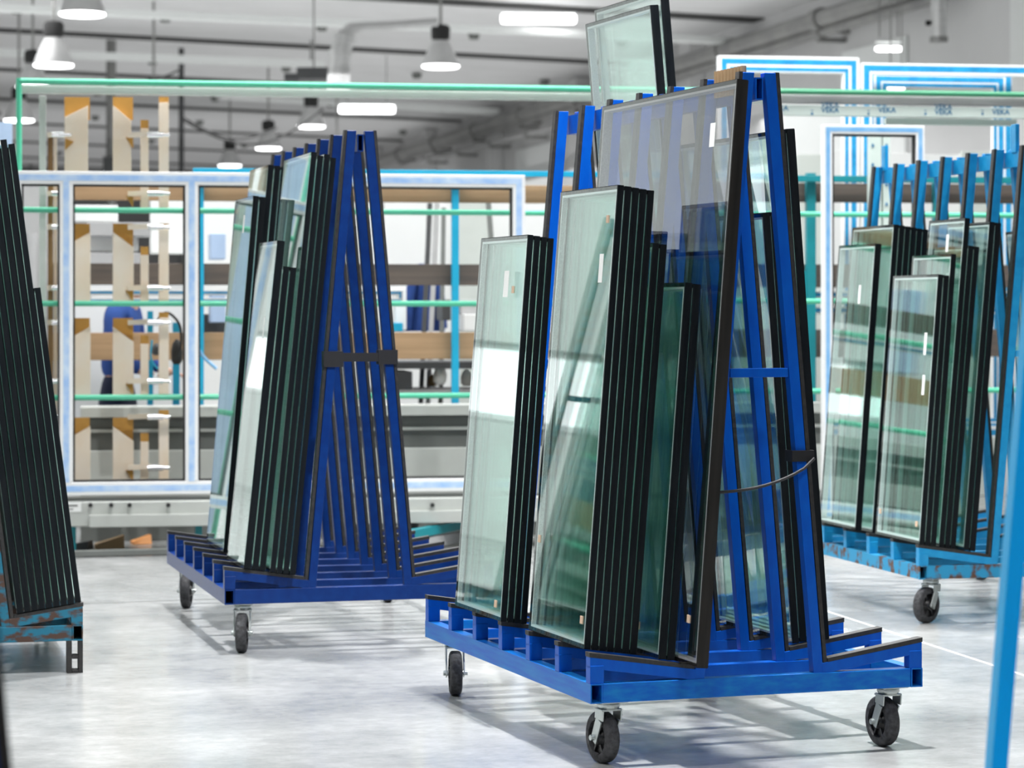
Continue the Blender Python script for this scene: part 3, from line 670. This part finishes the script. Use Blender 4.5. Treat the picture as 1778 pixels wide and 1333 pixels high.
for (x0, y0, x1, y1, off, m, lab, cat) in [
        (686, 500, 706, 573, 2.2, 'white', 'upright white carton between the planks left of the coat', 'carton'), (668, 560, 700, 576, 1.9, 'cyan', 'low cyan tray on the lowest plank shelf', 'tray'),
        (805, 545, 840, 575, 1.8, 'white', 'flat white carton on the shelf right of the cyan upright', 'carton'), (800, 520, 838, 545, 1.9, 'grey', 'grey tool case stacked on the flat white carton', 'case'),
        (768, 520, 783, 556, 1.6, 'dgrey', 'dark power tool case left of the cyan upright', 'case'), (600, 500, 645, 573, 2.1, 'grey', 'grey carton behind the further blue cart', 'carton'),
        (365, 405, 392, 450, 1.9, 'palebl', 'blue-grey box above the middle plank at left', 'box'), (366, 505, 392, 560, 1.9, 'palebl', 'blue-grey box below the middle plank at left', 'box'),
        (354, 545, 392, 578, 2.25, 'dgrey', 'dark bag on the lowest plank at left', 'bag'),
        (128, 356, 205, 385, 2.3, 'white', 'white carton high on the stack behind the tan boards', 'carton'), (150, 386, 262, 410, 2.2, 'grey', 'grey carton under the high white one behind the tan boards', 'carton'),
        (150, 410, 240, 436, 2.3, 'white', 'white carton in the middle of the stack behind the tan boards', 'carton'), (150, 439, 255, 462, 2.2, 'grey', 'long grey carton low in the stack behind the tan boards', 'carton'),
        (150, 463.5, 330, 474, 2.2, 'white', 'flat white carton at the foot of the stack behind the tan boards', 'carton'),
        (262, 336, 330, 440, 2.6, 'white', 'tall white machine cover right of the tan boards', 'cover')]:
    solo(S, cat.replace(' ', '_'), bxp(MB(), x0, y0, x1, y1, off, .3), m, lab, cat, bevel=.006)
solo(S, 'storage_cupboard', bxp(MB(), 120, 475, 345, 905, 2.15, .45), 'white', 'white cupboard carrying the stacked cartons behind the tan boards', 'cupboard', bevel=.004)
for (x0, x1, y0, y1, m, lab) in [(300, 312, 560, 705, 'cyan', 'cyan steel post right of the tan boards'), (256, 266, 540, 705, 'cyan', 'cyan steel post between the tan boards')]:
    solo(S, 'steel_post', bxp(MB(), x0, y0, x1, 905, 1.2, .05), m, lab, 'post')
# hoses
def hose(pts, off, r, m, lab):
    P = [S.at(x, y, off) for x, y in pts]; Q = []
    for i in range(len(P) - 1):
        p0, p1, p2, p3 = P[max(i - 1, 0)], P[i], P[i + 1], P[min(i + 2, len(P) - 1)]
        for k in range(6):
            t = k / 6; Q.append(.5 * ((2 * p1) + (p2 - p0) * t + (2 * p0 - 5 * p1 + 4 * p2 - p3) * t * t + (3 * p1 - p0 - 3 * p2 + p3) * t ** 3))
    Q.append(P[-1]); solo(S, 'air_hose', MB().tube(Q, r, 8), m, lab, 'hose')
hose([(272, 560), (282, 545), (296, 545), (312, 565), (314, 600), (304, 625)], .3, .008, 'gasket', 'black air hose curling beside the right tan boards')
hose([(264, 590), (262, 620), (272, 638), (286, 642)], .3, .006, 'cyan', 'thin blue air hose under the black one')
hose([(342, 602), (356, 622), (376, 640)], .3, .010, 'film3', 'pale blue hose hanging past the cyan upright')
lump(307, 610, .035, .35, 'gasket', 'black pneumatic valve hanging from the hose', 'valve', 'valve', 2.2)
lump(272, 606, .03, .35, 'dgrey', 'small dark pressure regulator between the tan boards', 'regulator', 'regulator', 1.2)
# left edge bits
solo(S, 'pale_blue_panel', bxp(MB(), -30, 212, 21, 900, 1.0, .05), 'palebl', 'pale blue sheet behind the rusty rack at the left edge', 'panel')
solo(S, 'standpipe', MB().tube([(S.at(52, 0, 2.4).x, 2.4, 0), (S.at(52, 0, 2.4).x, 2.4, S.at(52, 405, 2.4).z)], .045, 14), 'grey', 'grey standpipe left of the pale rack post', 'pipe')
solo(S, 'grey_cabinet', bxp(MB(), -40, 300, 100, 930, 3.0, .5), 'grey', 'tall grey cabinet at the left behind the green tube', 'cabinet')
# things on the floor under the press table
def flat(px, py, sx, sy, sz, rot, m, name, lab, cat):
    p = fl(px, py); b = MB().add([(-sx, -sy, 0), (sx, -sy, 0), (sx, sy, 0), (-sx, sy, 0), (-sx, -sy, sz * .3), (sx, -sy * .6, sz), (sx, sy * .6, sz), (-sx, sy, sz * .3)],
                                  [(0, 3, 2, 1), (4, 5, 6, 7), (0, 1, 5, 4), (1, 2, 6, 5), (2, 3, 7, 6), (3, 0, 4, 7)])
    o = b.obj(name, m, None, .002); o.location = (p.x, p.y, .001); o.rotation_euler = (0, 0, math.radians(rot)); return tag(o, lab, cat)
flat(190, 951, .085, .06, .075, 12, 'card', 'cardboard_offcut', 'brown cardboard offcut on the floor under the press beam', 'cardboard')
flat(245, 944, .055, .05, .055, 20, 'orange', 'orange_offcut', 'small orange plastic piece right of the cardboard offcut', 'plastic piece')
flat(128, 953, .10, .08, .05, -5, 'dgrey', 'dark_rag', 'dark rag on the floor left of the cardboard offcut', 'rag')
solo(W0, 'floor_rail', MB().bar(fl(100, 968) + Vector((0, 0, .02)), fl(330, 962) + Vector((0, 0, .02)), .08, .03), 'mdark', 'dark steel rail lying on the floor before the press beam', 'rail')
solo(W0, 'teal_bar', MB().bar(fl(690, 962) + Vector((0, 0, .10)), fl(830, 940) + Vector((0, 0, .12)), .05, .05), 'teal', 'teal steel bar of a low stand between the two blue carts', 'bar')
for x, y in ((700, 972), (790, 962)):
    pass
solo(W0, 'low_stand', MB().bar(fl(690, 962) + Vector((0, 0, .038)), fl(830, 940) + Vector((0, 0, .048)), .05, .06), 'grey', 'grey low stand carrying the teal bar', 'stand')
# work coat
cm = MB()
p = S.at(735, 575, 2.55); q = S.at(735, 470, 2.55)
ring = []
for z, w_, d_ in ((p.z, .145, .06), ((p.z * 2 + q.z) / 3, .13, .06), ((p.z + q.z * 2) / 3, .105, .055), (q.z + .02, .085, .05), (q.z + .05, .03, .02)):
    ring.append([(p.x + w_ * math.cos(t) * (1 + .06 * math.cos(7 * t)), 2.55 + d_ * math.sin(t) * (1 + .25 * math.sin(9 * t)), z) for t in [2 * math.pi * k / 36 for k in range(36)]])
vs = [v for r in ring for v in r]; fs = [(i * 36 + k, i * 36 + (k + 1) % 36, (i + 1) * 36 + (k + 1) % 36, (i + 1) * 36 + k) for i in range(4) for k in range(36)]
cm.add(vs, fs + [tuple(range(35, -1, -1)), tuple(range(144, 180))]); cm.smooth = True
T = Thing(S, 'work_coat', 'blue work coat hanging between the middle and lowest planks', 'coat'); T.part('coat_body', cm, 'cloth')
for s in (-1, 1): T.part('sleeve', MB().tube([(p.x + s * .07, 2.49, q.z - .0), (p.x + s * .105, 2.47, q.z - .18), (p.x + s * .125, 2.46, p.z + .02)], [.03, .035, .032], 12), 'cloth')
T.done()
# ------------------------------------------------------------------ worker behind the tan boards
def skin_body(name, nodes, edges, m, parent=None, sub=2):
    me = bpy.data.meshes.new(name); me.from_pydata([n[0] for n in nodes], edges, []); o = bpy.data.objects.new(name, me); col.objects.link(o)
    md = o.modifiers.new('skin', 'SKIN'); md.use_smooth_shade = True
    for v, n in zip(me.skin_vertices[0].data, nodes): v.radius = (n[1], n[2] if len(n) > 2 else n[1])
    me.skin_vertices[0].data[0].use_root = True
    o.modifiers.new('sub', 'SUBSURF').levels = sub; o.modifiers['sub'].render_levels = sub
    me.materials.append(M[m])
    dg = bpy.context.evaluated_depsgraph_get(); m2 = bpy.data.meshes.new_from_object(o.evaluated_get(dg)); o.modifiers.clear(); o.data = m2
    o.parent = parent; return o
pb = S.at(204, HZ, 1.75)
T = S.empty('person', (pb.x, 1.75, 0)); tag(T, 'worker in a blue jacket and dark trousers standing bent over behind the tan boards', 'person')
# body: pelvis root, spine, neck, head, arms, legs
N = [((0, 0, .92), .10, .08), ((0, -.01, 1.10), .10, .08), ((0, -.03, 1.27), .12, .08), ((0, -.05, 1.40), .08, .07), ((0, -.09, 1.47), .048, .05), ((0, -.12, 1.54), .068, .08), ((0, -.125, 1.62), .07, .09),
     ((-.17, -.04, 1.37), .055), ((-.23, -.06, 1.12), .045), ((-.18, -.26, 1.00), .034), ((-.165, -.32, .99), .03),
     ((.17, -.04, 1.37), .055), ((.23, -.06, 1.12), .045), ((.18, -.26, 1.00), .034), ((.165, -.32, .99), .03),
     ((-.10, .0, .80), .07), ((-.11, -.02, .48), .05), ((-.11, .02, .09), .04), ((-.11, -.12, .045), .035),
     ((.10, .0, .80), .07), ((.11, -.02, .48), .05), ((.11, .02, .09), .04), ((.11, -.12, .045), .035)]
E = [(0, 1), (1, 2), (2, 3), (3, 4), (4, 5), (5, 6), (3, 7), (7, 8), (8, 9), (9, 10), (3, 11), (11, 12), (12, 13), (13, 14), (0, 15), (15, 16), (16, 17), (17, 18), (0, 19), (19, 20), (20, 21), (21, 22)]
T.rotation_euler.z += math.radians(68)
skin_body('body', N, E, 'skin', T)
J = [((0, 0, .92), .155, .125), ((0, -.01, 1.12), .145, .115), ((0, -.03, 1.27), .17, .12), ((0, -.05, 1.40), .10, .095), ((0, -.075, 1.44), .06, .06),
     ((-.17, -.04, 1.37), .070), ((-.23, -.06, 1.12), .06), ((-.185, -.24, 1.01), .045), ((.17, -.04, 1.37), .070), ((.23, -.06, 1.12), .06), ((.185, -.24, 1.01), .045)]
skin_body('jacket', J, [(0, 1), (1, 2), (2, 3), (3, 4), (3, 5), (5, 6), (6, 7), (3, 8), (8, 9), (9, 10)], 'cloth', T)
K = [((0, 0, 1.03), .12, .10), ((0, 0, .93), .145, .115), ((-.10, 0, .80), .105), ((-.11, -.02, .48), .08), ((-.11, .02, .10), .06), ((.10, 0, .80), .105), ((.11, -.02, .48), .08), ((.11, .02, .10), .06)]
skin_body('trousers', K, [(0, 1), (1, 2), (2, 3), (3, 4), (1, 5), (5, 6), (6, 7)], 'navy', T)
hm = MB(); hm.lathe((0, -.105, 1.55), (0, .15, 1), [(0, .070), (.04, .084), (.09, .080), (.125, .05), (.14, .01)], 20); hm.obj('hair', 'hair', T)
for s in (-1, 1):
    for k in range(4):
        skin_body('finger', [((s * (.150 + .016 * k), -.345, .985), .010), ((s * (.148 + .016 * k), -.385, .975 - .002 * k), .009), ((s * (.147 + .015 * k), -.405, .955), .008)], [(0, 1), (1, 2)], 'skin', T, 1)
    skin_body('thumb', [((s * .140, -.325, .99), .011), ((s * .125, -.355, .98), .009), ((s * .122, -.375, .97), .008)], [(0, 1), (1, 2)], 'skin', T, 1)
nz = MB(); nz.lathe((0, -.215, 1.575), (0, -.4, 1), [(0, .012), (.02, .010), (.04, .004)], 8); nz.obj('nose', 'skin', T)
for s in (-1, 1):
    MB().lathe((s * .03, -.204, 1.60), (0, -1, 0), [(0, .008), (.006, .006)], 10).obj('eye', 'gasket', T)
    MB().lathe((s * .074, -.12, 1.57), (s, 0, 0), [(0, .018), (.012, .022), (.018, .01)], 12).obj('ear', 'skin', T)
MB().box(-.022, .022, -.205, -.198, 1.537, 1.543).obj('mouth', 'orange', T)
# ------------------------------------------------------------------ ceiling lamps and pipework
def pw(px, py, Y): return Vector(((px - CX) / F * Y, Y, EYE - (py - HZ) / F * Y))
def ceilz(p):
    d = Vector((p.x, p.y, 0)) - HB.o; return cz(d.dot(HB.u))
def bell(px, py, wpx, lab, dia=.5):
    Y = F * dia / wpx; p = pw(px, py, Y); e = W0.empty('pendant_lamp', (p.x, p.y, p.z)); tag(e, lab, 'lamp', 'bell pendant lamps under the ceiling')
    r = dia / 2
    m = MB(); m.tube_prof([Vector((0, 0, z)) for z in (.0, .04, .14, .26, .34)], [r, r * .97, r * .82, r * .60, r * .42], Vector((0, 0, 1)), 28)
    m.obj('shade', 'shade', e)
    MB().lathe((0, 0, -.03), (0, 0, 1), [(0, r * .90), (.012, r * .99), (.029, r * .99)], 28).obj('lamp_lens', 'lamp_on', e)
    MB().lathe((0, 0, .341), (0, 0, 1), [(0, r * .40), (.02, r * .50), (.16, r * .52), (.20, r * .40), (.21, .04)], 20).obj('ballast_housing', 'gasket', e)
    h = max(ceilz(p) - p.z - .56, .05)
    MB().tube([(0, 0, .55), (0, 0, .55 + h)], .02, 8).obj('hanger_rod', 'steelpipe', e)
for a in [(143, 23, 80, 'bell lamp cut by the top edge at the left'), (93, 112, 69, 'bell lamp with black top below the leftmost top-edge lamp'), (33, 208, 52, 'bell lamp partly behind the green corner of the tube rack'),
          (765, 114, 65, 'bell lamp hanging alone right of the silver duct'), (540, 219, 49, 'bell lamp under the pale top beam, right of the two smaller ones'), (466, 257, 44, 'middle one of the three small bell lamps in a row'),
          (399, 287, 40, 'smallest bell lamp just above the big window frame'), (57, 150, 58, 'bell lamp half hidden behind the pale top beam at left')]:
    bell(*a)
def strip(px, py, wpx, L, lab, along='u'):
    L *= .96; Y = F * L / wpx; p = pw(px, py, Y); fr = Frame(p.x, p.y, 3 if along == 'u' else 75); e = fr.empty('strip_light', (0, 0, p.z)); tag(e, lab, 'lamp', 'fluorescent strip lights')
    MB().tube([(-L / 2, 0, 0), (-L / 2 + .03, 0, 0), (L / 2 - .03, 0, 0), (L / 2, 0, 0)], [min(.05, L * .06), min(.075, L * .1), min(.075, L * .1), min(.05, L * .06)], 12).obj('tube', 'lamp_on', e)
    MB().box(-L / 2, L / 2, -.05, .05, .078, .10).obj('fixture_body', 'wallp', e)
    h = ceilz(p) - p.z
    if h > .25:
        for s in (-1, 1): MB().tube([(s * L * .35, 0, .14), (s * L * .35, 0, h)], .008, 6).obj('wire', 'steelpipe', e)
strip(935, 33, 130, 1.2, 'fluorescent strip light near the top centre of the hall')
strip(637, 190, 97, 1.08, 'smaller fluorescent strip light under the pale top beam')
strip(1543, 85, 46, .33, 'short strip light hung in front of the white wall at top right')
strip(1556, 153, 28, .20, 'shortest strip light seen inside the top right window frame')
# right wall pipework
def wallpipe(x0, y0, x1, y1, a, r, m, lab, br=False):
    def P(px, py):
        k = (px - CX) / F
        b = None
        ox = HB.o.x + a * HB.u.x; oy = HB.o.y + a * HB.u.y
        t = (k * oy - ox) / (HB.n.x - k * HB.n.y); Y = oy + t * HB.n.y
        return Vector((a, t, EYE - (py - HZ) / F * Y))
    p, q = P(x0, y0), P(x1, y1)
    T = Thing(HB, 'wall_pipe', lab, 'pipe')
    T.part('pipe_run', MB().tube([p, q], r, 12), m)
    for k in range(1, 9):
        c = p.lerp(q, k / 9); T.part('pipe_bracket', MB().box(a - .02, -.005, c.y - .06, c.y + .06, c.z - r - .06, c.z - r), 'steelpipe')
        T.part('pipe_joint', MB().tube([(c.x, c.y - .15, c.z), (c.x, c.y + .15, c.z)], r * 1.25, 12), 'steelpipe')
    T.done()
wallpipe(640, 284, 1640, -36, -.45, .13, 'steelpipe', 'thick grey pipe rising along the right wall')
wallpipe(640, 292, 1640, -8, -.40, .07, 'steelpipe', 'thinner grey pipe running under the thick wall pipe')
wallpipe(700, 288, 1400, 105, -.45, .05, 'grey', 'thin light conduit below the two wall pipes')
p = pw(1630, 72, 28.0); q = pw(1630, -30, 28.0)
T = Thing(W0, 'hanging_cylinder', 'grey steel pipe hanging down at the top right corner', 'pipe')
T.part('pipe_body', MB().tube([p, q], .085, 16), 'duct'); T.part('pipe_collar', MB().tube([p - Vector((0, 0, .01)), p + Vector((0, 0, .05))], .10, 16), 'steelpipe')
T.part('valve_tap', MB().tube([p + Vector((-.09, 0, .20)), p + Vector((-.14, 0, .20))], .03, 10), 'gasket'); T.done()
# silver duct
Yd = 33.0; pts = [pw(760, 38, Yd), pw(680, 44, Yd), pw(632, 46, Yd), pw(612, 50, Yd), pw(598, 66, Yd), pw(591, 92, Yd), pw(588, 135, Yd), pw(587, 160, Yd)]
T = Thing(W0, 'air_duct', 'silver air duct bending down beside the lamp', 'duct')
T.part('duct_run', MB().tube(pts, [.055, .055, .06, .09, .13, .14, .145, .145], 16), 'duct')
for k in (4, 5): T.part('duct_collar', MB().tube([pts[k] - (pts[k + 1] - pts[k]).normalized() * .03, pts[k] + (pts[k + 1] - pts[k]).normalized() * .03], .155, 16), 'duct')
T.done()
p = pw(530, 129, 36.0)
T = Thing(W0, 'unit_heater', 'dark ventilation unit left of the silver duct', 'heater')
T.part('housing', MB().box(p.x - .12, p.x + .32, p.y, p.y + .5, p.z - .06, p.z + .10), 'dgrey', bevel=.01)
T.part('outlet', MB().box(p.x - .30, p.x - .121, p.y + .05, p.y + .45, p.z - .08, p.z + .02), 'dgrey', bevel=.01)
T.part('hanger_rod', MB().tube([p + Vector((.1, .25, .10)), Vector((p.x + .1, p.y + .25, ceilz(p)))], .012, 8), 'steelpipe'); T.done()
# cable drops, column
def rod(px, y0, y1, Y, r, m, name, lab, cat, ceil_=True, floor_=False):
    a = pw(px, y0, Y); b = pw(px, y1, Y)
    if ceil_: a.z = ceilz(a)
    if floor_: b.z = 0
    return solo(W0, name, MB().tube([b, a], r, 12), m, lab, cat)
rod(267, 0, 150, 41, .022, 'steelpipe', 'hanger_rod', 'thin dark rod dropping from the ceiling above the tan boards', 'rod')
rod(585, 0, 245, 46, .018, 'steelpipe', 'cable_drop', 'thin cable dropping beside the duct to the further cart', 'cable')
rod(193, 0, 900, 47, .09, 'steelpipe', 'steel_column', 'round grey steel column seen between the tan boards', 'column', True, True)
rod(315, 110, 300, 48, .05, 'dgrey', 'cable_pole', 'dark cable pole with wires right of the tan boards', 'pole', True, True)
solo(W0, 'column_box', MB().box(*[v for v in (pw(180, 0, 46.6).x, pw(200, 0, 46.6).x)], 46.5, 46.88, pw(0, 338, 46.6).z, pw(0, 272, 46.6).z), 'dgrey', 'dark switch box on the round grey column', 'switch box')
def cable(a, b, sag, lab, Y=36.0):
    A, B_ = pw(*a, Y), pw(*b, Y + 3); solo(W0, 'slack_cable', MB().tube([A.lerp(B_, k / 12) - Vector((0, 0, sag * math.sin(math.pi * k / 12))) for k in range(13)], .016, 6), 'gasket', lab, 'cable')
cable((320, 205), (480, 222), .22, 'upper slack cable running right from the cable pole')
cable((320, 210), (560, 190), .42, 'lower slack cable running right from the cable pole')
cable((318, 118), (255, 140), .03, 'short cable running left from the top of the cable pole')
